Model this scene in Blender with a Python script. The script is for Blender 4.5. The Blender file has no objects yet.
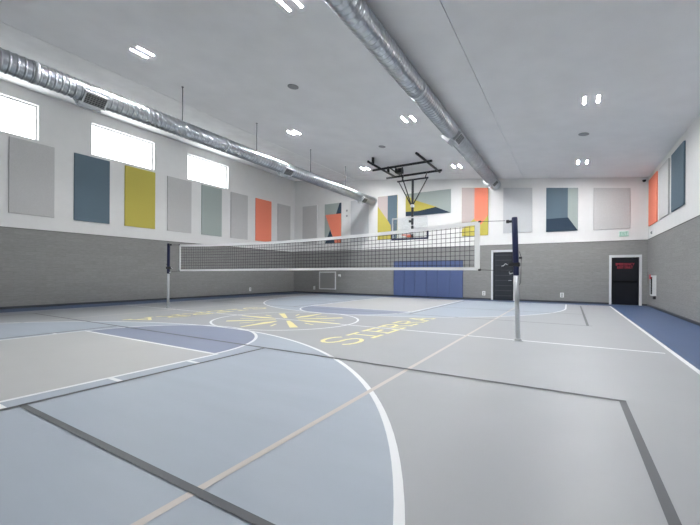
import bpy, math, random
from mathutils import Vector, Matrix
random.seed(4)
C = bpy.context.scene.collection
PI = math.pi

# ------------------------------------------------------------------ room
VL, VR, UB, UN = -16.68, 2.88, 19.88, -4.40      # left wall, right wall, back wall, near wall
HW = 2.82                                        # wainscot height
MIDV, MIDU = -6.80, 7.72                         # centre of the court
def ceil_z(x): return 7.87 - 0.12 * (x - VL)

# ------------------------------------------------------------------ materials
def new_mat(name):
    m = bpy.data.materials.new(name); m.use_nodes = True
    nt = m.node_tree
    return m, nt, nt.nodes['Principled BSDF']
def lin(c):
    return tuple((x / 12.92 if x <= 0.04045 else ((x + 0.055) / 1.055) ** 2.4) for x in (c[0] / 255, c[1] / 255, c[2] / 255)) + (1,)
def mat(name, rgb, rough=0.6, metal=0.0, noise=0.0, scale=8.0, bump=0.0, bscale=60.0, spec=0.5, stretch=(1, 1, 1)):
    m, nt, b = new_mat(name)
    col = lin(rgb)
    b.inputs['Base Color'].default_value = col
    b.inputs['Roughness'].default_value = rough
    b.inputs['Metallic'].default_value = metal
    b.inputs['Specular IOR Level'].default_value = spec
    tc = nt.nodes.new('ShaderNodeTexCoord')
    mp = nt.nodes.new('ShaderNodeMapping'); mp.inputs['Scale'].default_value = stretch
    nt.links.new(tc.outputs['Object'], mp.inputs['Vector'])
    n = nt.nodes.new('ShaderNodeTexNoise'); n.inputs['Scale'].default_value = scale; n.inputs['Detail'].default_value = 6
    nt.links.new(mp.outputs['Vector'], n.inputs['Vector'])
    r = nt.nodes.new('ShaderNodeMapRange')
    r.inputs['From Min'].default_value = 0.3; r.inputs['From Max'].default_value = 0.7
    r.inputs['To Min'].default_value = 1 - noise; r.inputs['To Max'].default_value = 1 + noise
    nt.links.new(n.outputs['Fac'], r.inputs['Value'])
    hs = nt.nodes.new('ShaderNodeHueSaturation'); hs.inputs['Color'].default_value = col
    nt.links.new(r.outputs['Result'], hs.inputs['Value'])
    nt.links.new(hs.outputs['Color'], b.inputs['Base Color'])
    if bump:
        n2 = nt.nodes.new('ShaderNodeTexNoise'); n2.inputs['Scale'].default_value = bscale; n2.inputs['Detail'].default_value = 4
        nt.links.new(mp.outputs['Vector'], n2.inputs['Vector'])
        bp = nt.nodes.new('ShaderNodeBump'); bp.inputs['Strength'].default_value = bump; bp.inputs['Distance'].default_value = 0.01
        nt.links.new(n2.outputs['Fac'], bp.inputs['Height']); nt.links.new(bp.outputs['Normal'], b.inputs['Normal'])
    return m
def glass_mat(name, tint, gloss=0.08):
    m = bpy.data.materials.new(name); m.use_nodes = True; nt = m.node_tree; nt.nodes.clear()
    o = nt.nodes.new('ShaderNodeOutputMaterial'); mx = nt.nodes.new('ShaderNodeMixShader'); mx.inputs['Fac'].default_value = gloss
    t = nt.nodes.new('ShaderNodeBsdfTransparent'); t.inputs['Color'].default_value = tint
    g = nt.nodes.new('ShaderNodeBsdfGlossy'); g.inputs['Roughness'].default_value = 0.05
    nt.links.new(t.outputs[0], mx.inputs[1]); nt.links.new(g.outputs[0], mx.inputs[2]); nt.links.new(mx.outputs[0], o.inputs['Surface'])
    return m
def emit_mat(name, rgb, strength):
    m = bpy.data.materials.new(name); m.use_nodes = True; nt = m.node_tree; nt.nodes.clear()
    o = nt.nodes.new('ShaderNodeOutputMaterial'); e = nt.nodes.new('ShaderNodeEmission')
    e.inputs['Color'].default_value = lin(rgb); e.inputs['Strength'].default_value = strength
    nt.links.new(e.outputs[0], o.inputs['Surface']); return m

def wainscot_mat():
    m, nt, b = new_mat('grey_block_wainscot')
    tc = nt.nodes.new('ShaderNodeTexCoord')
    # wall-plane coordinates: horizontal run = x + y (each wall runs along one of them), height = z
    sp = nt.nodes.new('ShaderNodeSeparateXYZ'); nt.links.new(tc.outputs['Object'], sp.inputs[0])
    ad = nt.nodes.new('ShaderNodeMath'); ad.operation = 'ADD'
    nt.links.new(sp.outputs['X'], ad.inputs[0]); nt.links.new(sp.outputs['Y'], ad.inputs[1])
    cb = nt.nodes.new('ShaderNodeCombineXYZ'); nt.links.new(ad.outputs[0], cb.inputs['X']); nt.links.new(sp.outputs['Z'], cb.inputs['Y'])
    br = nt.nodes.new('ShaderNodeTexBrick'); br.inputs['Scale'].default_value = 1.0
    br.inputs['Brick Width'].default_value = 0.61; br.inputs['Row Height'].default_value = 0.145
    br.inputs['Mortar Size'].default_value = 0.004; br.inputs['Bias'].default_value = 0.0
    br.inputs['Color1'].default_value = lin((137, 137, 135)); br.inputs['Color2'].default_value = lin((142, 142, 140)); br.inputs['Mortar'].default_value = lin((131, 131, 130))
    nt.links.new(cb.outputs[0], br.inputs['Vector'])
    mp = nt.nodes.new('ShaderNodeMapping'); mp.inputs['Scale'].default_value = (2.2, 16, 1); nt.links.new(cb.outputs[0], mp.inputs['Vector'])
    n = nt.nodes.new('ShaderNodeTexNoise'); n.inputs['Scale'].default_value = 2.2; n.inputs['Detail'].default_value = 8; n.inputs['Roughness'].default_value = 0.65
    nt.links.new(mp.outputs['Vector'], n.inputs['Vector'])
    r = nt.nodes.new('ShaderNodeMapRange'); r.inputs['From Min'].default_value = 0.3; r.inputs['From Max'].default_value = 0.7
    r.inputs['To Min'].default_value = 0.84; r.inputs['To Max'].default_value = 1.13
    nt.links.new(n.outputs['Fac'], r.inputs['Value'])
    hs = nt.nodes.new('ShaderNodeHueSaturation'); nt.links.new(br.outputs['Color'], hs.inputs['Color']); nt.links.new(r.outputs['Result'], hs.inputs['Value'])
    nt.links.new(hs.outputs['Color'], b.inputs['Base Color'])
    bp = nt.nodes.new('ShaderNodeBump'); bp.inputs['Strength'].default_value = 0.25; bp.inputs['Distance'].default_value = 0.01
    nt.links.new(n.outputs['Fac'], bp.inputs['Height']); nt.links.new(bp.outputs['Normal'], b.inputs['Normal'])
    b.inputs['Roughness'].default_value = 0.75
    return m

M = {}
M['white_wall'] = mat('white_wall_paint', (226, 226, 224), 0.7, noise=0.015, scale=3, bump=0.08, bscale=80)
M['ceiling'] = mat('ceiling_plaster', (238, 238, 238), 0.75, noise=0.03, scale=1.3, bump=0.15, bscale=14)
M['ceiling_rough'] = mat('ceiling_rough_plaster', (244, 244, 243), 0.75, noise=0.04, scale=2.2, bump=0.3, bscale=10)
M['seam'] = mat('ceiling_joint', (120, 122, 122), 0.8)
M['wain'] = wainscot_mat()
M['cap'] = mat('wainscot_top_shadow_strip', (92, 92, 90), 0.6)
M['base'] = mat('black_rubber_cove', (62, 66, 72), 0.5)
FL = dict(rough=0.42, spec=0.35)
M['floor'] = mat('floor_light_grey', (161, 164, 166), noise=0.02, scale=1.2, **FL)
M['floor_key'] = mat('floor_key_grey', (180, 181, 179), noise=0.02, scale=1.2, **FL)
M['floor_blue'] = mat('floor_pale_steel_blue', (163, 173, 183), noise=0.03, scale=1.6, stretch=(0.4, 2, 1), **FL)
M['floor_slate'] = mat('floor_slate_blue', (128, 137, 158), noise=0.02, scale=1.5, **FL)
M['floor_border'] = mat('floor_border_blue', (73, 92, 125), noise=0.04, scale=1.5, **FL)
M['line_white'] = mat('court_line_white', (232, 234, 234), **FL)
M['line_dark'] = mat('court_line_charcoal', (80, 84, 87), **FL)
M['line_beige'] = mat('court_line_beige', (198, 191, 183), **FL)
M['line_yellow'] = mat('court_paint_yellow', (238, 228, 162), **FL)
M['duct'] = mat('galvanised_duct', (186, 190, 194), 0.28, 1.0, noise=0.10, scale=7, bump=0.04, bscale=30)
M['rod'] = mat('hanger_rod_steel', (112, 115, 118), 0.45, 0.6)
M['grille'] = mat('register_dark', (58, 60, 62), 0.6)
M['zinc'] = mat('bright_zinc', (205, 208, 210), 0.4, 0.7)
def felt(n, rgb, noise=0.03): return mat('felt_' + n, rgb, 0.9, noise=noise, scale=45, bump=0.3, bscale=120, spec=0.15)
M['f_grey'] = felt('light_grey', (194, 194, 193), 0.08)
M['f_lilac'] = felt('pale_cool_grey', (198, 200, 201), 0.05)
M['f_teal'] = felt('blue_teal', (100, 117, 128))
M['f_mustard'] = felt('mustard', (192, 180, 92))
M['f_sage'] = felt('sage', (164, 174, 170))
M['f_orange'] = felt('orange', (238, 140, 114))
M['f_pink'] = felt('pinkish_grey', (190, 178, 175))
M['f_navy'] = felt('navy', (55, 69, 84))
M['pad_blue'] = mat('blue_vinyl_pad', (80, 96, 138), 0.45, noise=0.02, scale=2)
M['pad_seam'] = mat('blue_vinyl_edge', (56, 68, 112), 0.6)
M['navy_pad'] = mat('navy_vinyl', (27, 35, 70), 0.45)
M['alu'] = mat('brushed_aluminium', (205, 208, 211), 0.28, 0.75)
M['black'] = mat('black_enamel', (30, 31, 34), 0.45)
M['black_soft'] = mat('black_plastic', (38, 39, 41), 0.6)
M['net'] = mat('black_net_cord', (34, 36, 40), 0.8)
M['tape'] = mat('white_net_tape', (236, 237, 236), 0.7)
M['door_dark'] = mat('charcoal_door_panel', (38, 42, 48), 0.35, noise=0.05, scale=3)
M['door_rib'] = mat('charcoal_door_rib', (66, 70, 76), 0.45)
M['door_black'] = mat('black_door_panel', (16, 19, 26), 0.25)
M['bar_black'] = mat('matte_black_bar', (10, 11, 14), 0.7, spec=0.2)
M['frame_white'] = mat('white_enamel_frame', (214, 216, 217), 0.5)
M['plate_white'] = mat('white_plastic', (232, 233, 233), 0.5)
M['vent'] = mat('vent_grey', (150, 151, 151), 0.6)
M['red'] = mat('red_lettering', (205, 58, 74), 0.6)
M['green'] = mat('exit_green', (86, 178, 142), 0.5)
M['exit_face'] = mat('exit_sign_face', (200, 226, 214), 0.4)
M['orange_rim'] = mat('orange_rim_paint', (226, 108, 78), 0.5)
M['glass'] = glass_mat('clear_backboard_glass', (0.93, 0.95, 0.95, 1), 0.05)
M['pane'] = glass_mat('window_glass', (0.96, 0.97, 0.98, 1), 0.04)
M['dark_glass'] = mat('dark_cabinet_glass', (70, 72, 74), 0.15)
M['led'] = emit_mat('led_strip', (252, 252, 255), 1.0)
M['disc'] = mat('grey_ceiling_disc', (150, 152, 153), 0.6)
LED_STRENGTH = 1150.0
M['led'].node_tree.nodes['Emission'].inputs['Strength'].default_value = LED_STRENGTH

# ------------------------------------------------------------------ mesh builder
class MB:
    def __init__(s): s.v = []; s.f = []; s.m = []; s.sm = []
    def face(s, pts, mi=0, smooth=False):
        i = len(s.v); s.v += [tuple(p) for p in pts]; s.f.append(tuple(range(i, i + len(pts)))); s.m.append(mi); s.sm.append(smooth)
    def box(s, x0, x1, y0, y1, z0, z1, mi=0):
        i = len(s.v)
        s.v += [(x, y, z) for z in (z0, z1) for y in (y0, y1) for x in (x0, x1)]
        for q in ((0, 2, 3, 1), (4, 5, 7, 6), (0, 1, 5, 4), (2, 6, 7, 3), (0, 4, 6, 2), (1, 3, 7, 5)):
            s.f.append(tuple(i + k for k in q)); s.m.append(mi); s.sm.append(False)
        return s
    def cbox(s, x0, x1, y0, y1, z0, z1, c=0.01, mi=0):
        # box with chamfered edges (rounded-off in every direction)
        i = len(s.v); idx = {}
        def put(p):
            if p not in idx: idx[p] = len(s.v); s.v.append(p)
            return idx[p]
        X, Y, Z = (x0, x1), (y0, y1), (z0, z1)
        sg = (1, -1)
        def P(a, b, d, ax):   # corner (a,b,d) moved in along all axes but ax
            p = [X[a], Y[b], Z[d]]
            for k, w in enumerate((a, b, d)):
                if k != ax: p[k] += c * sg[w]
            return put(tuple(p))
        F = []
        for a in (0, 1):
            F.append([P(a, 0, 0, 0), P(a, 1, 0, 0), P(a, 1, 1, 0), P(a, 0, 1, 0)])
            F.append([P(0, a, 0, 1), P(1, a, 0, 1), P(1, a, 1, 1), P(0, a, 1, 1)])
            F.append([P(0, 0, a, 2), P(1, 0, a, 2), P(1, 1, a, 2), P(0, 1, a, 2)])
        for a in (0, 1):
            for b in (0, 1):
                F.append([P(a, b, 0, 0), P(a, b, 1, 0), P(a, b, 1, 1), P(a, b, 0, 1)])
                F.append([P(a, 0, b, 0), P(a, 1, b, 0), P(a, 1, b, 2), P(a, 0, b, 2)])
                F.append([P(0, a, b, 1), P(1, a, b, 1), P(1, a, b, 2), P(0, a, b, 2)])
                for d in (0, 1):
                    F.append([P(a, b, d, 0), P(a, b, d, 1), P(a, b, d, 2)])
        cen = Vector(((x0 + x1) / 2, (y0 + y1) / 2, (z0 + z1) / 2))
        for q in F:
            pts = [Vector(s.v[k]) for k in q]
            nrm = (pts[1] - pts[0]).cross(pts[2] - pts[0])
            if nrm.dot(sum(pts, Vector()) / len(pts) - cen) < 0: q = q[::-1]
            s.f.append(tuple(q)); s.m.append(mi); s.sm.append(False)
        return s
    def tube(s, pts, r, n=10, mi=0, caps=True, radii=None):
        pts = [Vector(p) for p in pts]; rings = []
        for k, p in enumerate(pts):
            d = (pts[min(k + 1, len(pts) - 1)] - pts[max(k - 1, 0)]).normalized()
            a = d.cross(Vector((0, 0, 1)))
            if a.length < 1e-3: a = d.cross(Vector((1, 0, 0)))
            a.normalize(); b = d.cross(a).normalized()
            rr = radii[k] if radii else r
            i = len(s.v)
            for j in range(n):
                t = 2 * PI * j / n; s.v.append(tuple(p + a * math.cos(t) * rr + b * math.sin(t) * rr))
            rings.append(i)
        for k in range(len(rings) - 1):
            for j in range(n):
                a, b = rings[k] + j, rings[k] + (j + 1) % n; c, d = rings[k + 1] + (j + 1) % n, rings[k + 1] + j
                s.f.append((a, d, c, b)); s.m.append(mi); s.sm.append(n > 6)
        if caps:
            s.f.append(tuple(rings[0] + j for j in range(n))); s.m.append(mi); s.sm.append(False)
            s.f.append(tuple(rings[-1] + j for j in reversed(range(n)))); s.m.append(mi); s.sm.append(False)
        return s
    def ring(s, c, R, r, n=32, k=8, mi=0):
        i = len(s.v)
        for a in range(n):
            t = 2 * PI * a / n
            for b in range(k):
                u = 2 * PI * b / k
                s.v.append((c[0] + math.cos(t) * (R + r * math.cos(u)), c[1] + math.sin(t) * (R + r * math.cos(u)), c[2] + r * math.sin(u)))
        for a in range(n):
            for b in range(k):
                s.f.append((i + a * k + b, i + ((a + 1) % n) * k + b, i + ((a + 1) % n) * k + (b + 1) % k, i + a * k + (b + 1) % k)); s.m.append(mi); s.sm.append(True)
        return s
    def xform(s, mtx, start=0):
        for k in range(start, len(s.v)): s.v[k] = tuple(mtx @ Vector(s.v[k]))
        return s
    def build(s, name, mats, parent=None, origin=None):
        if not isinstance(mats, (list, tuple)): mats = [mats]
        off = Vector((0, 0, 0)); p = parent
        while p is not None: off += Vector(p.location); p = p.parent
        loc = Vector((0, 0, 0))
        if parent is None and origin is not None: loc = Vector(origin)
        me = bpy.data.meshes.new(name)
        me.from_pydata([tuple(Vector(v) - off - loc) for v in s.v], [], s.f)
        for m in mats: me.materials.append(m)
        for pl, mi, sm in zip(me.polygons, s.m, s.sm): pl.material_index = mi; pl.use_smooth = sm
        me.update()
        o = bpy.data.objects.new(name, me); C.objects.link(o); o.location = loc
        if parent is not None: o.parent = parent
        return o
def tag(o, label, cat, group=None):
    o['label'] = label; o['category'] = cat
    if group: o['group'] = group
    return o
def thing(name, label, cat, loc, group=None):
    o = bpy.data.objects.new(name, None); C.objects.link(o); o.location = loc; o.empty_display_size = 0.2
    return tag(o, label, cat, group)
def structure(o): o['kind'] = 'structure'; return o

# ------------------------------------------------------------------ floor with all its paint
fb = MB()
FM = ['floor', 'floor_key', 'floor_blue', 'floor_slate', 'floor_border', 'line_white', 'line_dark', 'line_beige', 'line_yellow']
FI = {k: i for i, k in enumerate(FM)}
Z1, Z2, Z3, Z4, Z5 = 0.0012, 0.0024, 0.0036, 0.0048, 0.0060
def poly(pts, z, m):
    a = sum(pts[i][0] * pts[(i + 1) % len(pts)][1] - pts[(i + 1) % len(pts)][0] * pts[i][1] for i in range(len(pts)))
    if a < 0: pts = pts[::-1]
    fb.face([(x, y, z) for x, y in pts], FI[m])
def seg(a, b, w, z, m, ext=0.0):
    d = Vector((b[0] - a[0], b[1] - a[1])); d.normalize(); n = Vector((-d.y, d.x)) * w / 2; A = Vector(a) - d * ext; B = Vector(b) + d * ext
    poly([tuple(A + n), tuple(A - n), tuple(B - n), tuple(B + n)], z, m)
def arc(c, R, a0, a1, w, z, m, n=72):
    for k in range(n):
        t0, t1 = a0 + (a1 - a0) * k / n, a0 + (a1 - a0) * (k + 1) / n
        ri, ro = R - w / 2, R + w / 2
        poly([(c[0] + ri * math.cos(t0), c[1] + ri * math.sin(t0)), (c[0] + ro * math.cos(t0), c[1] + ro * math.sin(t0)),
              (c[0] + ro * math.cos(t1), c[1] + ro * math.sin(t1)), (c[0] + ri * math.cos(t1), c[1] + ri * math.sin(t1))], z, m)
def disc(c, R, a0, a1, z, m, n=48):
    poly([(c[0] + R * math.cos(a0 + (a1 - a0) * k / n), c[1] + R * math.sin(a0 + (a1 - a0) * k / n)) for k in range(n + 1)], z, m)
# slab
fb.box(VL - .3, VR + .3, UN - .3, UB + .3, -0.15, 0.0, FI['floor'])
SL, SR, BF, BN = -15.08, 1.46, 18.72, -3.28
poly([(SR, UN), (VR, UN), (VR, UB), (SR, UB)], Z1, 'floor_border')
poly([(VL, UN), (SL, UN), (SL, UB), (VL, UB)], Z1, 'floor_border')
poly([(SL, BF), (SR, BF), (SR, UB), (SL, UB)], Z1, 'floor_border')
poly([(SL, UN), (SR, UN), (SR, BN), (SL, BN)], Z1, 'floor_border')
W = 0.06
R3, KH, UFT, U3 = 6.64, 2.15, 3.76, -.90
def half(mir):
    T = (lambda p: (2 * MIDV - p[0], 2 * MIDU - p[1])) if mir else (lambda p: p)
    sh = PI if mir else 0
    c = T((-6.84, U3))
    pts = [(c[0] + R3 * math.cos(sh + PI * k / 72), c[1] + R3 * math.sin(sh + PI * k / 72)) for k in range(73)]
    e0, e1 = T((-6.84 - R3, BN)), T((-6.84 + R3, BN))
    poly(pts + [e0, e1], Z1, 'floor_blue')
    arc(c, R3, sh, sh + PI, W, Z3, 'line_white', 96)
    for s in (-1, 1): seg(T((-6.84 + s * R3, U3)), T((-6.84 + s * R3, BN)), W, Z3, 'line_white')
    kl, kr = -6.85 - KH, -6.85 + KH
    poly([T((kl, BN)), T((kr, BN)), T((kr, UFT)), T((kl, UFT))], Z2, 'floor_key')
    disc(T((-6.85, UFT)), 2.1, sh, sh + PI, Z2, 'floor_slate')
    arc(T((-6.85, UFT)), 2.1, sh, sh + PI, W, Z3, 'line_white', 60)
    seg(T((kl, UFT)), T((kr, UFT)), W, Z3, 'line_white', W / 2)
    for x in (kl, kr): seg(T((x, BN)), T((x, UFT)), W, Z3, 'line_white', W / 2)
    for x, sgn in ((kl, -1), (kr, 1)):
        for u in (3.25, 2.22, 1.2, 0.2):
            seg(T((x, u)), T((x + sgn * 0.25, u)), W, Z3, 'line_white')
half(False); half(True)
# white boundary, centre line, centre circle
for x in (SL, SR): seg((x, BN), (x, BF), 0.065, Z3, 'line_white')
for u in (BN, BF): seg((SL, u), (SR, u), 0.065, Z3, 'line_white')
seg((SL, MIDU), (SR - .12, MIDU), 0.06, Z3, 'line_white')
arc((MIDV + .08, MIDU), 1.98, 0, 2 * PI, 0.06, Z3, 'line_white', 96)
# beige volleyball lines
for x in (-1.83, 2 * MIDV + 1.83): seg((x, -1.95), (x, 17.4), 0.056, Z4, 'line_beige')
# charcoal court lines
D = 0.058
for m in (0, 1):
    mu = (lambda u: u) if not m else (lambda u: 2 * MIDU - u)
    seg((-14.1, mu(4.52)), (0.49, mu(4.52)), D, Z5, 'line_dark')
    for x in (0.40 if m else 0.46, -4.41, 2 * MIDV + 4.41, 2 * MIDV - 0.46):
        seg((x, mu(4.52)), (x, mu(-2.6)), D, Z5, 'line_dark')
    for x0, x1 in ((-4.41, 0.46), (2 * MIDV - 0.46, 2 * MIDV + 4.41)):
        seg((x0, mu(1.325)), (x1, mu(1.325)), D, Z5, 'line_dark')
# yellow sunburst in the centre circle
for k in range(8):
    a = math.radians(-43 + 45 * k); d = Vector((math.cos(a), math.sin(a))); n = Vector((-d.y, d.x)); c = Vector((MIDV + .08, MIDU))
    r0, r1, r2 = (0.30, 0.75, 1.60) if k % 2 == 0 else (0.42, 0.80, 1.72)
    w0, w1, w2 = (0.05, 0.075, 0.10) if k % 2 == 0 else (0.03, 0.13, 0.03)
    poly([tuple(c + d * r0 + n * w0), tuple(c + d * r1 + n * w1), tuple(c + d * r2 + n * w2), tuple(c + d * r2 - n * w2), tuple(c + d * r1 - n * w1), tuple(c + d * r0 - n * w0)], Z4, 'line_yellow')
    a2 = a + math.radians(22.5); d2 = Vector((math.cos(a2), math.sin(a2)))
    seg(tuple(c + d2 * 0.95), tuple(c + d2 * 1.35), 0.06, Z4, 'line_yellow')
# yellow serif lettering along both sides of the circle
def arcpts(cx, cy, rx, ry, a0, a1, n=10):
    return [(cx + rx * math.cos(math.radians(a0 + (a1 - a0) * k / n)), cy + ry * math.sin(math.radians(a0 + (a1 - a0) * k / n))) for k in range(n + 1)]
LET = {
 'S': [arcpts(.5, .74, .42, .26, 20, 270) + arcpts(.5, .25, .44, .25, 90, -160)],
 'T': [[(.5, 0), (.5, 1)], [(.02, 1), (.98, 1)], [(.02, 1), (.02, .82)], [(.98, 1), (.98, .82)], [(.3, 0), (.7, 0)]],
 'A': [[(.08, 0), (.5, 1)], [(.92, 0), (.5, 1)], [(.25, .38), (.75, .38)], [(-.04, 0), (.22, 0)], [(.78, 0), (1.04, 0)]],
 'R': [[(.15, 0), (.15, 1)], [(.15, 1), (.5, 1)] + arcpts(.5, .76, .36, .24, 90, -90) + [(.15, .52)], [(.5, .52), (.95, 0)], [(.02, 0), (.3, 0)], [(.02, 1), (.2, 1)], [(.85, 0), (1.02, 0)]],
}
LET['I'] = [[(.5, 0), (.5, 1)], [(.1, 0), (.9, 0)], [(.1, 1), (.9, 1)]]
LET['O'] = [arcpts(.5, .5, .46, .5, 0, 360, 24)]
LET['N'] = [[(.12, 0), (.12, 1)], [(.12, 1), (.88, 0)], [(.88, 0), (.88, 1)], [(-.05, 0), (.3, 0)], [(.7, 1), (1.05, 1)], [(-.05, 1), (.12, 1)]]
def letters(word, flip):
    k = 0
    for ch, uc, wd, ht in word:
        for st in LET[ch]:
            P = []
            for (lx, ly) in st:
                p = (-3.34 - ly * ht, uc + (lx - .5) * wd)
                if flip: p = (2 * MIDV - p[0], 2 * MIDU - p[1])
                P.append(p)
            for a, b in zip(P, P[1:]): k += 1; seg(a, b, 0.085, Z4 + k * 2e-5, 'line_yellow', 0.03)
LET['E'] = [[(.15, 0), (.15, 1)], [(.0, 0), (.92, 0), (.92, .2)], [(.0, 1), (.88, 1), (.88, .82)], [(.15, .52), (.62, .52)]]
WORD = [('S', 5.82, .76, .70), ('I', 6.60, .52, .58), ('E', 7.36, .62, .58), ('R', 8.16, .66, .58), ('R', 8.98, .66, .58), ('A', 9.86, .72, .58)]
letters(WORD, False); letters(WORD, True)
structure(fb.build('floor', [M[k] for k in FM]))

# ------------------------------------------------------------------ walls
T = 0.28
WIN = [(2.82, 5.44), (7.16, 9.78), (11.50, 14.08)]; WZ0, WZ1 = 6.11, 7.40
b = MB()
ys = [UN - T] + [y for w in WIN for y in w] + [UB + T]
b.box(VL - T, VL, UN - T, UB + T, -.1, WZ0); b.box(VL - T, VL, UN - T, UB + T, WZ1, 8.0)
for k in range(0, len(ys), 2): b.box(VL - T, VL, ys[k], ys[k + 1], WZ0, WZ1)
structure(b.build('wall_left', M['white_wall']))
# back wall: follows the sloping roof, openings for the two doors
DOORS = [(-3.385, -2.41, 2.47), (1.60, 2.575, 2.10)]
b = MB()
def slope_block(mb, x0, x1, y0, y1, z0):
    z0a, za, zb = z0, ceil_z(x0) + .1, ceil_z(x1) + .1
    P = [(x0, y0, z0a), (x1, y0, z0a), (x1, y1, z0a), (x0, y1, z0a), (x0, y0, za), (x1, y0, zb), (x1, y1, zb), (x0, y1, za)]
    for q in ((3, 2, 1, 0), (4, 5, 6, 7), (0, 1, 5, 4), (1, 2, 6, 5), (2, 3, 7, 6), (3, 0, 4, 7)): mb.face([P[k] for k in q])
x = VL - T
for (d0, d1, dz) in DOORS:
    slope_block(b, x, d0, UB, UB + T, -.1); slope_block(b, d0, d1, UB, UB + T, dz); x = d1
slope_block(b, x, VR + T, UB, UB + T, -.1)
structure(b.build('wall_back', M['white_wall']))
b = MB(); b.box(VR, VR + T, UN - T, UB + T, -.1, 5.65)
structure(b.build('wall_right', M['white_wall']))
# near wall behind the viewer
slab = MB(); slope_block(slab, VL - T, VR + T, UN - T, UN, -.1)
structure(slab.build('wall_near', M['white_wall']))

# ceiling: three bays of one shed slope parted by two open joints
b = MB(); VS = [VL - T, -11.70, -1.98, VR + T]; g = 0.006
def cslab(x0, x1, lift0, lift1, mi):
    P = [(x0, UN - T, ceil_z(x0) + lift0), (x1, UN - T, ceil_z(x1) + lift0), (x1, UB + T, ceil_z(x1) + lift0), (x0, UB + T, ceil_z(x0) + lift0)]
    Q = [(p[0], p[1], p[2] - lift0 + lift1) for p in P]; A = P + Q
    for q in ((3, 2, 1, 0), (4, 5, 6, 7), (0, 1, 5, 4), (1, 2, 6, 5), (2, 3, 7, 6), (3, 0, 4, 7)): b.face([A[k] for k in q], mi)
cslab(VS[0], VS[1] - 2 * g, 0, .1, 1); cslab(VS[1] + 2 * g, VS[2] - g, 0, .1, 0); cslab(VS[2] + g, VS[3], 0, .1, 0)
cslab(VS[0], VS[3], .04, .22, 2)
structure(b.build('ceiling', [M['ceiling'], M['ceiling_rough'], M['seam']]))

# wainscot panelling, its top strip and the rubber cove base
def trims():
    t = 0.03
    def run(nm, x0, x1, y0, y1, z0, z1, m): structure(MB().box(x0, x1, y0, y1, z0, z1).build(nm, m))
    run('trim_1', VL, VL + t, UN, UB, 0.0, HW, M['wain'])
    bb = MB(); xx = VL + t
    for (d0, d1, dz) in DOORS:
        bb.box(xx, d0 - .09, UB - t, UB, 0, HW); bb.box(d0 - .09, d1 + .09, UB - t, UB, dz + .105, HW); xx = d1 + .09
    bb.box(xx, VR - t, UB - t, UB, 0, HW)
    structure(bb.build('trim_2', M['wain']))
    run('trim_3', VR - t, VR, UN, UB, 0.0, HW, M['wain'])
    run('trim_4', VL, VL + t + .012, UN, UB, HW, HW + .022, M['cap'])
    run('trim_5', VL + t + .012, VR - t - .012, UB - t - .012, UB, HW, HW + .022, M['cap'])
    run('trim_6', VR - t - .012, VR, UN, UB, HW, HW + .022, M['cap'])
    run('baseboard_left', VL + t, VL + t + .012, UN, UB - t, 0.005, 0.085, M['base'])
    bb = MB(); xx = VL + t + .012
    for (d0, d1, dz) in DOORS: bb.box(xx, d0 - .09, UB - t - .012, UB - t, .005, .085); xx = d1 + .09
    bb.box(xx, VR - t - .012, UB - t - .012, UB - t, .005, .085)
    structure(bb.build('baseboard_back', M['base']))
    run('baseboard_right', VR - t - .012, VR - t, UN, UB - t, 0.005, 0.085, M['base'])
trims()

# windows
def window(n, y0, y1):
    fr = MB(); x0, x1 = VL - .24, VL - .15; w = .05
    fr.box(x0, x1, y0, y1, WZ0, WZ0 + w); fr.box(x0, x1, y0, y1, WZ1 - w, WZ1)
    fr.box(x0, x1, y0, y0 + w, WZ0 + w, WZ1 - w); fr.box(x0, x1, y1 - w, y1, WZ0 + w, WZ1 - w)
    o = structure(fr.build('window_%d' % n, M['frame_white']))
    MB().box(VL - .20, VL - .192, y0 + w, y1 - w, WZ0 + w, WZ1 - w).build('pane', M['pane'], o)
for n, w in enumerate(WIN): window(n + 1, *w)

# doors in the back wall
def door(n, d0, d1, dz):
    f = MB(); ya, yb = UB - .05, UB + .16
    f.box(d0 - .085, d0, ya, yb, 0, dz + .10); f.box(d1, d1 + .085, ya, yb, 0, dz + .10); f.box(d0, d1, ya, yb, dz, dz + .10)
    o = structure(f.build('door_%d' % n, M['frame_white']))
    return o
def text_mesh(mb, s, cx, cz, y, h, width=None, depth=.004):
    cu = bpy.data.curves.new('lettering', 'FONT'); cu.body = s; cu.size = 1.0; cu.extrude = 0
    ob = bpy.data.objects.new('lettering', cu); C.objects.link(ob)
    dg = bpy.context.evaluated_depsgraph_get(); dg.update()
    me = bpy.data.meshes.new_from_object(ob.evaluated_get(dg))
    xs = [v.co.x for v in me.vertices]; zs = [v.co.y for v in me.vertices]
    sz = h / (max(zs) - min(zs)); sx = sz if width is None else width / (max(xs) - min(xs))
    mx = (max(xs) + min(xs)) / 2; mz = (max(zs) + min(zs)) / 2
    V = [(cx + (v.co.x - mx) * sx, y, cz + (v.co.y - mz) * sz) for v in me.vertices]
    for p in me.polygons: mb.face([V[i] for i in p.vertices])
    edges = {}
    for p in me.polygons:
        for a, c in p.edge_keys: edges[(a, c)] = edges.get((a, c), 0) + 1
    for (a, c), k in edges.items():
        if k == 1: mb.face([V[a], V[c], (V[c][0], y + depth, V[c][2]), (V[a][0], y + depth, V[a][2])])
    bpy.data.objects.remove(ob); bpy.data.curves.remove(cu); bpy.data.meshes.remove(me)
d0, d1, dz = DOORS[0]
o = door(1, d0, d1, dz)
b = MB(); b.box(d0 + .004, d1 - .004, UB + .05, UB + .10, .002, dz - .004, 0)
for k in range(9):
    z = .22 + k * .26
    b.box(d0 + .10, d1 - .10, UB + .036, UB + .05, z, z + .032, 1)
lf = b.build('door_leaf', [M['door_dark'], M['door_rib']], o)
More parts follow.
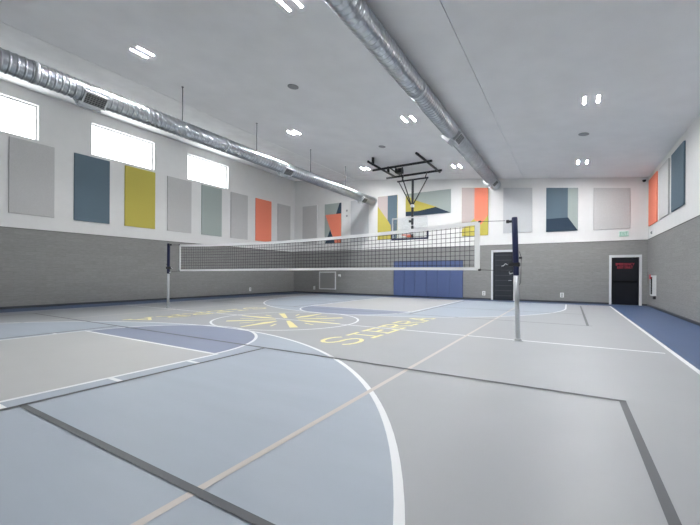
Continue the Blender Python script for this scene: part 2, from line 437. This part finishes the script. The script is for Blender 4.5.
b = MB(); b.tube([(d1 - .11, UB + .05, 1.02), (d1 - .11, UB - .01, 1.02), (d1 - .24, UB - .01, 1.02)], .013); b.build('door_handle', M['alu'], lf)
d0, d1, dz = DOORS[1]
o = door(2, d0, d1, dz)
b = MB(); b.box(d0 + .004, d1 - .004, UB + .05, UB + .10, .002, dz - .004)
b.box(d0 + .03, d1 - .03, UB + .042, UB + .05, .06, .97); b.box(d0 + .03, d1 - .03, UB + .042, UB + .05, 1.11, dz - .05)
lf = b.build('door_leaf', M['door_black'], o)
b = MB(); b.cbox(d0 + .05, d1 - .05, UB - .005, UB + .045, 1.005, 1.075, .008); b.build('panic_bar', M['bar_black'], lf)
b = MB()
text_mesh(b, 'EMERGENCY', 2.09, 1.795, UB + .038, .105, .66); text_mesh(b, 'EXIT ONLY', 2.09, 1.655, UB + .038, .105, .54)
b.build('warning_lettering', M['red'], lf)

# ------------------------------------------------------------------ acoustic panels
PT = 0.05
GA = 'felt acoustic panels around the upper walls'
def left_panel(y0, y1, m, label, z0=3.345, z1=5.99):
    b = MB().cbox(VL + .002, VL + PT, y0, y1, z0, z1, .006)
    tag(b.build('hanging_acoustic_panel', M[m], None, (VL, (y0 + y1) / 2, z0)), label, 'wall panel', GA)
def right_panel(y0, y1, m, label, z0=3.37, z1=5.27):
    b = MB().cbox(VR - PT, VR - .002, y0, y1, z0, z1, .006)
    tag(b.build('hanging_acoustic_panel', M[m], None, (VR, (y0 + y1) / 2, z0)), label, 'wall panel', GA)
def back_panel(x0, x1, z0, z1, regions, label):
    mats = list(dict.fromkeys([r[0] for r in regions]))
    top = lambda x: min(z1, ceil_z(x) - .475)          # the right-hand ones are cut parallel to the roof slope
    b = MB(); b.cbox(x0, x1, UB - PT, UB - .002, z0, z1, .006, 0)
    b.v = [(x, y, z if z < z0 + .1 else z - z1 + top(x)) for x, y, z in b.v]
    if len(regions) > 1:
        y = UB - PT - .0015
        for k, (m, pts) in enumerate(regions):
            if pts is None: continue
            P = [(x0 + .006 + a * (x1 - x0 - .012), y - .0006 * k, z0 + .006 + c * (top(x0 + a * (x1 - x0)) - z0 - .012)) for a, c in pts]
            ar = sum(P[i][0] * P[(i + 1) % len(P)][2] - P[(i + 1) % len(P)][0] * P[i][2] for i in range(len(P)))
            b.face(P if ar > 0 else P[::-1], mats.index(m))
    tag(b.build('hanging_acoustic_panel', [M[m] for m in mats], None, ((x0 + x1) / 2, UB, z0)), label, 'wall panel', GA)
left_panel(4.61, 5.91, 'f_grey', 'speckled grey panel on the left wall, cut by the left edge of the photo')
left_panel(6.545, 7.83, 'f_teal', 'dark slate blue panel on the left wall beside the mustard one')
left_panel(8.445, 9.795, 'f_mustard', 'plain mustard yellow panel on the left wall under the middle window')
left_panel(10.40, 11.70, 'f_grey', 'light grey panel on the left wall between the mustard and the sage green panels')
left_panel(12.31, 13.60, 'f_sage', 'plain sage green panel on the left wall under the farthest window')
left_panel(14.24, 15.51, 'f_grey', 'light grey panel on the left wall between the sage green and the orange panels')
left_panel(16.16, 17.54, 'f_orange', 'plain orange panel on the left wall near the far corner')
left_panel(18.15, 19.42, 'f_grey', 'light grey panel on the left wall right beside the far corner, after the orange one')
back_panel(-15.90, -14.65, 3.36, 5.97, [('f_grey', None)], 'light grey panel on the back wall right beside the far left corner')
back_panel(-14.02, -12.70, 3.345, 5.95, [('f_sage', None),
    ('f_navy', [(.9, 1), (1, 1), (1, .73), (.70, .73)]), ('f_orange', [(.04, .73), (1, .73), (1, 0), (.63, 0)]), ('f_navy', [(.34, .34), (.04, 0), (.63, 0)])],
    'back wall panel with an orange wedge between sage and navy triangles')
back_panel(-11.99, -10.70, 3.36, 5.98, [('f_lilac', None)], 'pale cool grey panel on the back wall behind the end of the left duct')
back_panel(-10.06, -8.765, 3.40, 6.03, [('f_mustard', None),
    ('f_pink', [(0, 1), (.52, 1), (.52, .44), (0, .78)]), ('f_teal', [(.52, 1), (1, 1), (1, 0), (.72, 0), (.68, .32), (.52, .44)])],
    'upright back wall panel of mustard, beige and slate blue left of the basketball mast')
back_panel(-8.23, -5.585, 4.70, 6.00, [('f_sage', None),
    ('f_mustard', [(0, .95), (.25, .66), (.72, .28), (.4, .2), (0, .18)]), ('f_navy', [(0, .20), (.30, .19), (.68, .30), (1, 0), (0, 0)])],
    'wide landscape shaped back wall panel with mustard and navy hills behind the basketball mast')
back_panel(-4.99, -3.64, 3.37, 6.02, [('f_mustard', None),
    ('f_pink', [(0, 1), (.49, 1), (.49, .36), (0, .13)]), ('f_orange', [(.49, 1), (1, 1), (1, .42), (.74, .22), (.66, .27), (.49, .33)])],
    'back wall panel split pink grey and orange above mustard, below the right duct end')
back_panel(-2.905, -1.585, 3.42, 6.0, [('f_lilac', None)], 'pale grey panel on the back wall above the ribbed dark door, behind the right post')
back_panel(-.98, .32, 3.38, 6.0, [('f_teal', None),
    ('f_sage', [(.69, 1), (1, 1), (1, 0), (.69, .31)]), ('f_navy', [(0, .29), (.70, .31), (1, 0), (0, 0)])],
    'back wall panel of dark teal and navy with a sage strip down its right edge')
back_panel(.918, 2.255, 3.36, 6.0, [('f_grey', None)], 'light grey panel on the back wall above the green exit sign')
right_panel(17.97, 19.58, 'f_orange', 'orange panel on the right wall nearest the far corner', z1=5.30)
right_panel(16.03, 17.48, 'f_grey', 'pale grey panel on the right wall between the orange and the teal panels')
right_panel(14.10, 15.60, 'f_teal', 'slate teal panel on the right wall, cut by the right edge of the photo', z1=5.235)

# ------------------------------------------------------------------ ducts
def duct(name, label, x, z, r, y0, y1, regs, rods, colr):
    root = thing(name, label, 'duct', (x, (y0 + y1) / 2, z))
    b = MB(); pts = []; rad = []; y = y0; pitch = .135
    while y < y1 - .02:
        for dy, rr in ((0, r), (pitch * .08, r), (pitch * .62, r), (pitch * .70, r), (pitch * .76, r + .011), (pitch * .92, r + .011)):
            if y + dy < y1: pts.append((x, y + dy, z)); rad.append(rr)
        y += pitch
    pts.append((x, y1, z)); rad.append(r)
    b.tube(pts, r, 28, 0, True, rad); b.build('duct_pipe', M['duct'], root)
    for yj in colr:
        MB().tube([(x, yj - .05, z), (x, yj + .05, z)], r + .016, 28).build('joint_band', M['zinc'], root)
    b = MB(); b.tube([(x, y1 - .08, z), (x, y1, z)], r + .05, 28); b.build('wall_flange', M['zinc'], root)
    for yr in rods:
        b = MB(); zc = ceil_z(x)
        b.tube([(x, yr, z + r - .01), (x, yr, zc - .004)], .014, 8); b.tube([(x, yr, zc - .02), (x, yr, zc - .002)], .035, 10)
        b.tube([(x + (r + .012) * math.sin(2 * PI * k / 24), yr, z + (r + .012) * math.cos(2 * PI * k / 24)) for k in range(25)], .007, 6, 1)
        b.build('hanger_rod', [M['rod'], M['zinc']], root)
    for yr in regs:
        for sgn in (-1, 1):
            # saddle box on the flank of the duct, facing out and down
            b = MB(); L, Hh = .25, .15
            b.box(-L, L, -Hh, Hh, r * .72, r + .075)
            for q in (-1, 1):
                b.box(-L - .02, L + .02, q * Hh - .02, q * Hh + .02, r + .06, r + .085); b.box(q * L - .02, q * L + .02, -Hh, Hh, r + .06, r + .085)
            a = math.radians(135) * sgn
            # local x -> along the duct, local z -> outward
            mt = Matrix.Translation((x, yr, z)) @ Matrix.Rotation(a, 4, 'Y') @ Matrix.Rotation(PI / 2, 4, 'Z')
            b.xform(mt); reg = b.build('register', M['zinc'], root)
            g_ = MB(); g_.box(-L + .02, L - .02, -Hh + .02, Hh - .02, r + .074, r + .078, 0)
            for k in range(5): yy = -Hh + .05 + k * .05; g_.box(-L + .02, L - .02, yy - .006, yy + .006, r + .078, r + .086, 1)
            for k in range(7): xx = -L + .065 + k * .062; g_.box(xx - .005, xx + .005, -Hh + .02, Hh - .02, r + .078, r + .086, 1)
            g_.xform(mt); g_.build('louver_grille', [M['grille'], M['vent']], reg)
    return root
duct('spiral_duct', 'long galvanised spiral duct hung on rods along the left wall', -10.40, 5.79, .238, -3.9, UB - .055,
     [4.45, 11.75, 18.4], [6.98, 10.13, 13.55, 16.63], [3.3, 8.6, 15.0])
duct('spiral_duct', 'galvanised spiral duct tight under the ceiling, right of the basketball mast', -3.30, 5.925, .235, -3.9, UB - .055,
     [11.95, 18.6], [7.2, 10.35, 13.5, 16.7], [8.6, 15.4])

# ------------------------------------------------------------------ ceiling lights and discs
sl = math.atan(.12)
def on_ceiling(x, y): return Matrix.Translation((x, y, ceil_z(x))) @ Matrix.Rotation(sl, 4, 'Y')
def ceiling_light(x, y, label):
    root = thing('ceiling_light', label, 'ceiling light', (x, y, ceil_z(x)), 'twin strip lights in the ceiling')
    mt = on_ceiling(x, y)
    for s in (-1, 1):
        c = s * .15
        b = MB()
        for y0, y1, a0, a1 in ((-.226, -.205, -.045, .045), (.205, .226, -.045, .045), (-.205, .205, -.045, -.024), (-.205, .205, .024, .045)):
            b.box(c + a0, c + a1, y0, y1, -.012, -.001)
        b.xform(mt); b.build('trim_frame', M['frame_white'], root)
        b = MB(); b.box(c - .024, c + .024, -.205, .205, -.010, -.001); b.xform(mt); b.build('light_strip', M['led'], root)
LIGHTS = [(-9.53, 5.25, 'twin strip ceiling light high at the upper left, nearest one above the left duct'),
    (-9.60, 11.38, 'twin strip ceiling light just above the left duct, second one along it'),
    (-9.47, 17.15, 'twin strip ceiling light just left of the black basketball ceiling frame'),
    (-4.57, 5.25, 'twin strip ceiling light at the very top edge between the two ducts'),
    (-4.57, 11.22, 'twin strip ceiling light above the basketball frame, just left of the right duct'),
    (-4.58, 17.20, 'twin strip ceiling light between the basketball frame and the right duct end'),
    (.44, 5.25, 'twin strip ceiling light overhead on the right, nearest to the viewer'),
    (.46, 11.21, 'bigger looking of the two twin strip lights at the upper right of the ceiling'),
    (.42, 17.18, 'smaller looking twin strip light at upper right, above the teal and navy panel')]
for a in LIGHTS: ceiling_light(*a)
def ceiling_disc(x, y, r, label):
    b = MB(); b.tube([(0, 0, -.001), (0, 0, -.014), (0, 0, -.022)], r, 28, 0, True, [r, r, r * .86]); b.xform(on_ceiling(x, y))
    tag(b.build('ceiling_speaker', M['disc'], None, (x, y, ceil_z(x))), label, 'ceiling disc', 'round flush discs in the ceiling')
ceiling_disc(-6.87, 8.1, .16, 'round grey disc flush in the ceiling above the net, left of the right duct')
ceiling_disc(-6.80, 13.78, .15, 'round grey disc flush in the ceiling directly over the basketball frame')
ceiling_disc(.37, 13.84, .15, 'round grey disc between the two twin strip lights on the right')

# ------------------------------------------------------------------ volleyball posts and net
PR = Vector((-.841, 7.637, 0)); PL = Vector((-12.572, 7.904, 0)); SPAN = (PL - PR).length; DR = (PL - PR).normalized(); NR = Vector((-DR.y, DR.x, 0))
def SP(s, z, off=0): p = PR + DR * s + NR * off; return Vector((p.x, p.y, z))
def post(base, lean, toward, label, top=2.385):
    root = thing('volleyball_post', label, 'volleyball post', base, 'volleyball posts')
    d = toward * lean
    def at(z, o=Vector((0, 0, 0))): q = base + d * (z / top) + o; return Vector((q.x, q.y, z))
    b = MB(); b.tube([at(.006), at(1.5)], .043, 20); b.build('pole', M['alu'], root)
    b = MB(); b.tube([at(.001), at(.012)], .10, 24); b.tube([at(.012), at(.05)], .062, 20); b.build('floor_collar', M['zinc'], root)
    b = MB(); b.tube([at(1.26), at(1.28), at(top - .02), at(top)], .07, 20, 0, True, [.047, .053, .053, .047]); b.build('pad', M['navy_pad'], root)
    # winch with crank handle on the net side, pulley on top
    w = toward
    b = MB(); q, p = at(1.47, w * .13), at(1.47, w * -.075)
    b.cbox(min(q.x, p.x), max(q.x, p.x), q.y - .06, q.y + .06, 1.43, 1.51, .015)
    wi = b.build('winch', M['black'], root)
    b = MB(); b.tube([at(1.47, w * .15), at(1.49, w * .19), at(1.45, w * .22), at(1.44, w * .26)], .007, 8); b.build('crank_handle', M['alu'], wi)
    b = MB(); b.tube([at(1.31, w * .05), at(1.29, w * .11), at(1.33, w * .12)], .011, 8); b.build('cord_cleat', M['alu'], root)
    b = MB(); b.tube([at(2.31, w * .045), at(2.31, w * .13)], .024, 10); b.tube([at(2.31, w * .10), at(2.31, w * .15)], .034, 12); b.build('pulley', M['black'], root)
    b = MB(); b.tube([at(1.72, -w * .07), at(1.6, -w * .10), at(1.3, -w * .085), at(1.12, -w * .075), at(1.08, -w * .05)], .006, 6); b.tube([at(1.6, -w * .06), at(1.6, -w * .11)], .02, 8); b.build('tie_cord', M['black_soft'], root)
    return root
post(PR, .075, DR, 'near volleyball post on the right, navy padded top over a silver pole')
post(PL, .02, -DR, 'far volleyball post on the left, in front of the grey left wall', 2.36)
S0, S1 = .72, 11.03
def ztop(s): t = (s - S0) / (S1 - S0); return 2.36 + (2.30 - 2.36) * t - .48 * t * (1 - t)
def zbot(s): t = (s - S0) / (S1 - S0); return 1.37 - .01 * t + .09 * t * (1 - t) * (1 - t)
net = thing('volleyball_net', 'black volleyball net with white tape edges strung across the court', 'volleyball net', SP((S0 + S1) / 2, 0))
b = MB(); NV, NH = 103, 9
for i in range(1, NV):
    s = S0 + (S1 - S0) * i / NV
    b.tube([SP(s, zbot(s) + .03), SP(s, ztop(s) - .04)],   .0050, 4, caps=False)
for j in range(1, NH + 1):
    f = j / (NH + 1)
    b.tube([SP(S0 + (S1 - S0) * k / 24, zbot(S0 + (S1 - S0) * k / 24) * (1 - f) + ztop(S0 + (S1 - S0) * k / 24) * f) for k in range(25)],   .0050, 4, caps=False)
b.build('netting', M['net'], net)
def band(z0f, z1f, sa, sb, n, t, name):
    b = MB()
    for k in range(n):
        a, c = sa + (sb - sa) * k / n, sa + (sb - sa) * (k + 1) / n
        P = [SP(s, z, o) for o in (-t, t) for (s, z) in ((a, z0f(a)), (c, z0f(c)), (c, z1f(c)), (a, z1f(a)))]
        for q in ((0, 1, 2, 3), (7, 6, 5, 4), (0, 4, 5, 1), (3, 2, 6, 7)): b.face([P[i] for i in q])
        if k == 0: b.face([P[i] for i in (0, 3, 7, 4)])
        if k == n - 1: b.face([P[i] for i in (1, 5, 6, 2)])
    return b.build(name, M['tape'], net)
band(lambda s: ztop(s) - .075, lambda s: ztop(s), S0, S1, 32, .006, 'top_tape')
band(lambda s: zbot(s) - .01, lambda s: zbot(s) + .05, S0, S1, 32, .006, 'bottom_tape')
band(lambda s: zbot(s) + .05, lambda s: ztop(s) - .075, S0, S0 + .10, 4, .010, 'side_tape')
band(lambda s: zbot(s) + .05, lambda s: ztop(s) - .075, S1 - .07, S1, 4, .010, 'side_tape')
for s0, z0, s1, z1 in ((S0, ztop(S0) - .01, .245, 2.33), (S0, zbot(S0), .21, 1.35), (S1, ztop(S1) - .01, SPAN - .20, 2.30), (S1, zbot(S1), SPAN - .19, 1.33)):
    b = MB(); b.tube([SP(s0, z0), SP(s1, z1)], .006, 6); b.tube([SP(s0 - .02 if s0 < 1 else s0 - .02, z0), SP(s0 + .03, z0)], .020, 8); b.build('tension_cord', M['black_soft'], net)

# ------------------------------------------------------------------ basketball hoop hung from the ceiling
hp = thing('basketball_hoop', 'ceiling hung basketball hoop with black pipe frame and clear backboard', 'basketball hoop', (-6.84, 17.3, 6.47))
ZF = 6.47
def bar(name, pts, r, m='black', parent=None, n=12):
    b = MB(); b.tube(pts, r, n); return b.build(name, M[m], parent or hp)
bar('frame_beam', [(-8.42, 16.03, ZF), (-5.38, 16.03, ZF)], .055)
bar('frame_beam', [(-8.46, 17.70, ZF), (-5.44, 17.70, ZF)], .055)
bar('cross_pipe', [(-8.0, 14.75, ZF + .03), (-8.0, 17.80, ZF + .03)], .052)
bar('cross_pipe', [(-5.65, 14.75, ZF + .02), (-5.65, 18.05, ZF + .02)], .052)
for x, y in ((-8.0, 15.25), (-8.0, 16.95)):
    bar('ceiling_hanger', [(x, y, ZF + .03), (x, y, ceil_z(x) - .003)], .066)
for x, y in ((-5.65, 15.0), (-5.65, 17.4)):
    bar('ceiling_hanger', [(x, y, ZF + .02), (x, y, ceil_z(x) - .003)], .045)
bar('header_bar', [(-7.70, 17.42, 6.12), (-6.03, 17.42, 6.12)], .042)
for x in (-7.45, -6.2): bar('header_link', [(x, 17.42, 6.12), (x, 17.68, ZF)], .026)
bar('mast', [(-6.84, 17.40, 6.12), (-6.84, 17.36, 3.10)], .062)
bar('brace', [(-7.62, 17.42, 6.10), (-6.90, 17.37, 4.78)], .028)
bar('brace', [(-6.08, 17.42, 6.10), (-6.84, 17.37, 4.78)], .028)
bar('brace', [(-7.25, 16.70, ZF), (-6.90, 17.33, 4.86)], .030)
bar('brace', [(-7.25, 16.03, ZF - .03), (-7.25, 16.75, ZF - .02)], .028)
b = MB(); b.cbox(-6.92, -6.76, 17.28, 17.46, 4.70, 4.84, .02); b.build('mast_clamp', M['zinc'], hp)
b = MB(); b.cbox(-7.42, -7.08, 16.45, 16.8, 6.30, 6.52, .02); b.tube([(-7.55, 16.2, 6.5), (-7.55, 17.5, 6.44)], .03, 8); b.tube([(-7.25, 17.0, 6.46), (-7.25, 17.0, 6.70)], .045, 10); b.build('winch', M['black'], hp)
bx0, bx1, by, bz0, bz1 = -7.79, -5.905, 17.0, 3.06, 4.15
bb = MB().box(bx0 + .03, bx1 - .03, by - .006, by + .006, bz0 + .03, bz1 - .03).build('backboard', M['glass'], hp)
b = MB(); w = .055
b.box(bx0, bx1, by - .025, by + .03, bz1 - w, bz1); b.box(bx0, bx0 + w, by - .025, by + .03, bz0, bz1 - w); b.box(bx1 - w, bx1, by - .025, by + .03, bz0, bz1 - w)
b.box(bx0 + w, bx1 - w, by - .025, by + .03, bz0, bz0 + w); b.build('board_frame', M['frame_white'], bb)
b = MB(); p = .03
b.cbox(bx0 - p, bx1 + p, by - .045, by + .05, bz0 - .035, bz0 + .045, .012)
for x in (bx0, bx1): b.cbox(x - .04, x + .04, by - .045, by + .05, bz0 + .045, bz0 + .42, .012)
b.build('edge_padding', M['navy_pad'], bb)
b = MB(); tx0, tx1, tz0, tz1, w = -7.15, -6.53, 3.30, 3.76, .035
for q in ((tx0, tx1, tz0, tz0 + w), (tx0, tx1, tz1 - w, tz1), (tx0, tx0 + w, tz0 + w, tz1 - w), (tx1 - w, tx1, tz0 + w, tz1 - w)): b.box(q[0], q[1], by - .0085, by - .006, q[2], q[3])
b.build('target_square', M['frame_white'], bb)
for z in (3.35, 3.95):
    b = MB(); b.box(-6.90, -6.78, by + .03, by + .05, z - .06, z + .06); b.box(-6.88, -6.80, by + .05, 17.33, z - .035, z + .035); b.build('board_arm', M['black'], hp)
b = MB(); b.ring((-6.84, 16.60, 3.22), .23, .012, 36, 8); b.box(-6.93, -6.75, 16.82, by - .012, 3.13, 3.24); b.tube([(-6.95, 16.99, 3.14), (-6.98, 16.72, 3.215)], .012, 8); b.tube([(-6.73, 16.99, 3.14), (-6.70, 16.72, 3.215)], .012, 8)
b.build('rim', M['orange_rim'], hp)

# ------------------------------------------------------------------ blue wall pads under the hoop
px0, pw = -8.955, .674
PADL = ['blue vinyl wall pad at the left end of the row under the hoop', 'second blue wall pad from the left, under the hoop',
        'third blue wall pad from the left, under the hoop', 'third blue wall pad from the right, under the hoop',
        'second blue wall pad from the right, under the hoop', 'blue vinyl wall pad at the right end of the row, nearest the ribbed door']
for k in range(6):
    a, c = px0 + k * pw + .004, px0 + (k + 1) * pw - .004
    root = thing('wall_pad', PADL[k], 'wall pad', ((a + c) / 2, UB - .03, .06), 'blue wall pads')
    MB().cbox(a + .003, c - .003, UB - .105, UB - .046, .06, 2.08, .012).build('vinyl_cushion', M['pad_blue'], root)
    MB().box(a - (.0 if k else .012), c + (.0 if k < 5 else .012), UB - .046, UB - .032, .05, 2.09).build('backing_board', M['pad_seam'], root)

# ------------------------------------------------------------------ small wall things
UW = UB - .03
r = thing('return_air_grille', 'square return air grille with white frame low on the back wall', 'vent', (-13.77, UW, .28))
b = MB(); x0, x1, z0, z1, w = -14.45, -13.09, .28, 1.47, .075
for q in ((x0, x1, z0, z0 + w), (x0, x1, z1 - w, z1), (x0, x0 + w, z0 + w, z1 - w), (x1 - w, x1, z0 + w, z1 - w)): b.cbox(q[0], q[1], UW - .03, UW, q[2], q[3], .006)
b.build('vent_frame', M['frame_white'], r)
b = MB(); b.box(x0 + w, x1 - w, UW - .006, UW, z0 + w, z1 - w)
for k in range(24):
    z = z0 + w + .02 + k * .0415
    b.face([(x0 + w, UW - .006, z + .022), (x1 - w, UW - .006, z + .022), (x1 - w, UW - .022, z), (x0 + w, UW - .022, z)])
b.build('louvers', M['vent'], r)
def outlet_back(x, z, label):
    r = thing('wall_outlet', label, 'outlet', (x, UW, z), 'wall outlets')
    MB().cbox(x - .075, x + .075, UW - .012, UW, z - .11, z + .11, .004).build('cover_plate', M['plate_white'], r)
    b = MB()
    for q in (-.045, .045): b.cbox(x - .035, x + .035, UW - .016, UW - .012, z + q - .03, z + q + .03, .001)
    b.build('socket', M['vent'], r)
outlet_back(-14.86, .36, 'small white outlet plate on the back wall just left of the return air grille')
outlet_back(-3.83, .335, 'small white outlet plate between the blue pads and the ribbed dark door')
outlet_back(-.30, .36, 'small white outlet plate on the back wall between the two doors')
r = thing('wall_outlet', 'small white outlet plate on the left wall below the net', 'outlet', (VL + .03, 15.75, .34), 'wall outlets')
MB().cbox(VL + .03, VL + .042, 15.675, 15.825, .23, .45, .004).build('cover_plate', M['plate_white'], r)
b = MB(); b.cbox(VL + .042, VL + .046, 15.715, 15.785, .27, .325, .001); b.cbox(VL + .042, VL + .046, 15.715, 15.785, .355, .41, .001); b.build('socket', M['vent'], r)
r = thing('alarm_horn', 'small pale box on the back wall right of the return air grille', 'alarm', (-12.80, UW, 1.15))
MB().cbox(-12.90, -12.72, UW - .05, UW, 1.13, 1.29, .012).build('horn_housing', M['plate_white'], r)  # box housing of the horn, set flat against the wall
MB().tube([(-12.81, UW - .05, 1.16), (-12.81, UW - .10, 1.12)], .045, 12).build('sounder', M['vent'], r)
for z, lb in ((5.40, 'upper of two tiny wall plates between the orange wedge panel and the pale panel'), (5.06, 'lower of two tiny wall plates between the orange wedge panel and the pale panel')):
    b = MB(); b.cbox(-12.36, -12.24, UB - .03, UB, z - .06, z + .06, .008); b.tube([(-12.30, UB - .03, z), (-12.30, UB - .045, z)], .03, 12)
    tag(b.build('wall_sensor', M['vent'], None, (-12.30, UB, z)), lb, 'sensor', 'tiny wall sensors')
b = MB(); b.cbox(VR - .03, VR, 19.05, 19.17, 3.0, 3.12, .008); b.tube([(VR - .03, 19.11, 3.06), (VR - .05, 19.11, 3.06)], .035, 12)
tag(b.build('wall_sensor', M['disc'], None, (VR, 19.11, 3.06)), 'tiny grey fitting on the right wall below the orange panel', 'sensor')
# exit sign
r = thing('exit_sign', 'small green exit sign on the back wall above the black door', 'exit sign', (2.03, UB, 3.0))
MB().cbox(1.855, 2.205, UB - .06, UB, 3.02, 3.255, .01).build('sign_box', M['exit_face'], r)
b = MB(); text_mesh(b, 'EXIT', 2.03, 3.14, UB - .064, .14, .26); b.build('lettering', M['green'], r)
b = MB(); b.box(1.87, 2.19, UB - .063, UB - .06, 3.028, 3.044); b.build('sign_border', M['green'], r)
# dome camera in the upper far right corner
r = thing('security_camera', 'tiny dark dome camera high in the far right corner', 'camera', (2.72, UB, 5.42))
MB().cbox(2.66, 2.78, UB - .10, UB, 5.40, 5.48, .012).build('mount', M['plate_white'], r)
b = MB(); b.tube([(2.72, UB - .07, 5.40), (2.72, UB - .07, 5.36), (2.72, UB - .07, 5.33), (2.72, UB - .07, 5.31)], .06, 16, 0, True, [.065, .065, .05, .02]); b.build('dome', M['black'], r)
# fire extinguisher cabinet on the right wall
XR = VR - .03
r = thing('extinguisher_cabinet', 'white box cabinet with dark front and red tab on the right wall', 'cabinet', (XR, 18.25, .5))
b = MB(); x0 = XR - .115; y0, y1 = 17.98, 18.50
b.box(x0 + .02, XR, y0, y1, .51, .54); b.box(x0 + .02, XR, y0, y1, 1.27, 1.30); b.box(x0 + .02, XR, y0, y0 + .03, .54, 1.27); b.box(x0 + .02, XR, y1 - .03, y1, .54, 1.27); b.box(XR - .02, XR, y0 + .03, y1 - .03, .54, 1.27)
b.build('cabinet_body', M['plate_white'], r)
b = MB(); b.box(x0, x0 + .02, y0, y0 + .05, .51, 1.30); b.box(x0, x0 + .02, y1 - .05, y1, .51, 1.30); b.box(x0, x0 + .02, y0 + .05, y1 - .05, .51, .56); b.box(x0, x0 + .02, y0 + .05, y1 - .05, 1.25, 1.30)
dr = b.build('door_frame', M['plate_white'], r)
MB().box(x0 + .006, x0 + .014, y0 + .05, y1 - .05, .56, 1.25).build('door_pane', M['dark_glass'], dr)
MB().cbox(x0 - .025, x0, y1 - .16, y1 - .02, 1.16, 1.34, .006).build('red_tab', M['red'], r)
MB().cbox(XR - .08, XR, y0 + .06, y0 + .2, .385, .50, .012).build('lower_bracket', M['black_soft'], r)

# ------------------------------------------------------------------ light from outside: overcast sky
w = bpy.data.worlds.new('overcast_sky'); bpy.context.scene.world = w; w.use_nodes = True
bg = w.node_tree.nodes['Background']; bg.inputs['Color'].default_value = (0.98, 0.99, 1.0, 1); bg.inputs['Strength'].default_value = 5.5
def portal(loc, rot, sx, sy):
    l = bpy.data.lights.new('window_portal', 'AREA'); l.shape = 'RECTANGLE'; l.size = sx; l.size_y = sy
    l.cycles.is_portal = True
    o = bpy.data.objects.new('window_portal', l); C.objects.link(o); o.location = loc; o.rotation_euler = rot
for y0, y1 in WIN: portal((VL - .26, (y0 + y1) / 2, (WZ0 + WZ1) / 2), (0, -PI / 2, 0), WZ1 - WZ0, y1 - y0)

# ------------------------------------------------------------------ camera
cd = bpy.data.cameras.new('camera'); cam = bpy.data.objects.new('camera', cd); C.objects.link(cam)
cd.sensor_width = 36; cd.lens = 362.45 * 36 / 700; cd.shift_y = 12.47 / 700; cd.clip_start = .05; cd.clip_end = 200
cam.matrix_world = Matrix.Translation((0, 0, 1.25)) @ Matrix.Rotation(.5446, 4, 'Z') @ Matrix.Rotation(PI / 2, 4, 'X') @ Matrix.Rotation(.006, 4, 'Z')
sc = bpy.context.scene; sc.camera = cam
sc.view_settings.view_transform = 'Standard'; sc.view_settings.look = 'None'; sc.view_settings.gamma = 1.0; sc.view_settings.use_curve_mapping = False
sc.view_settings.exposure = 0.42
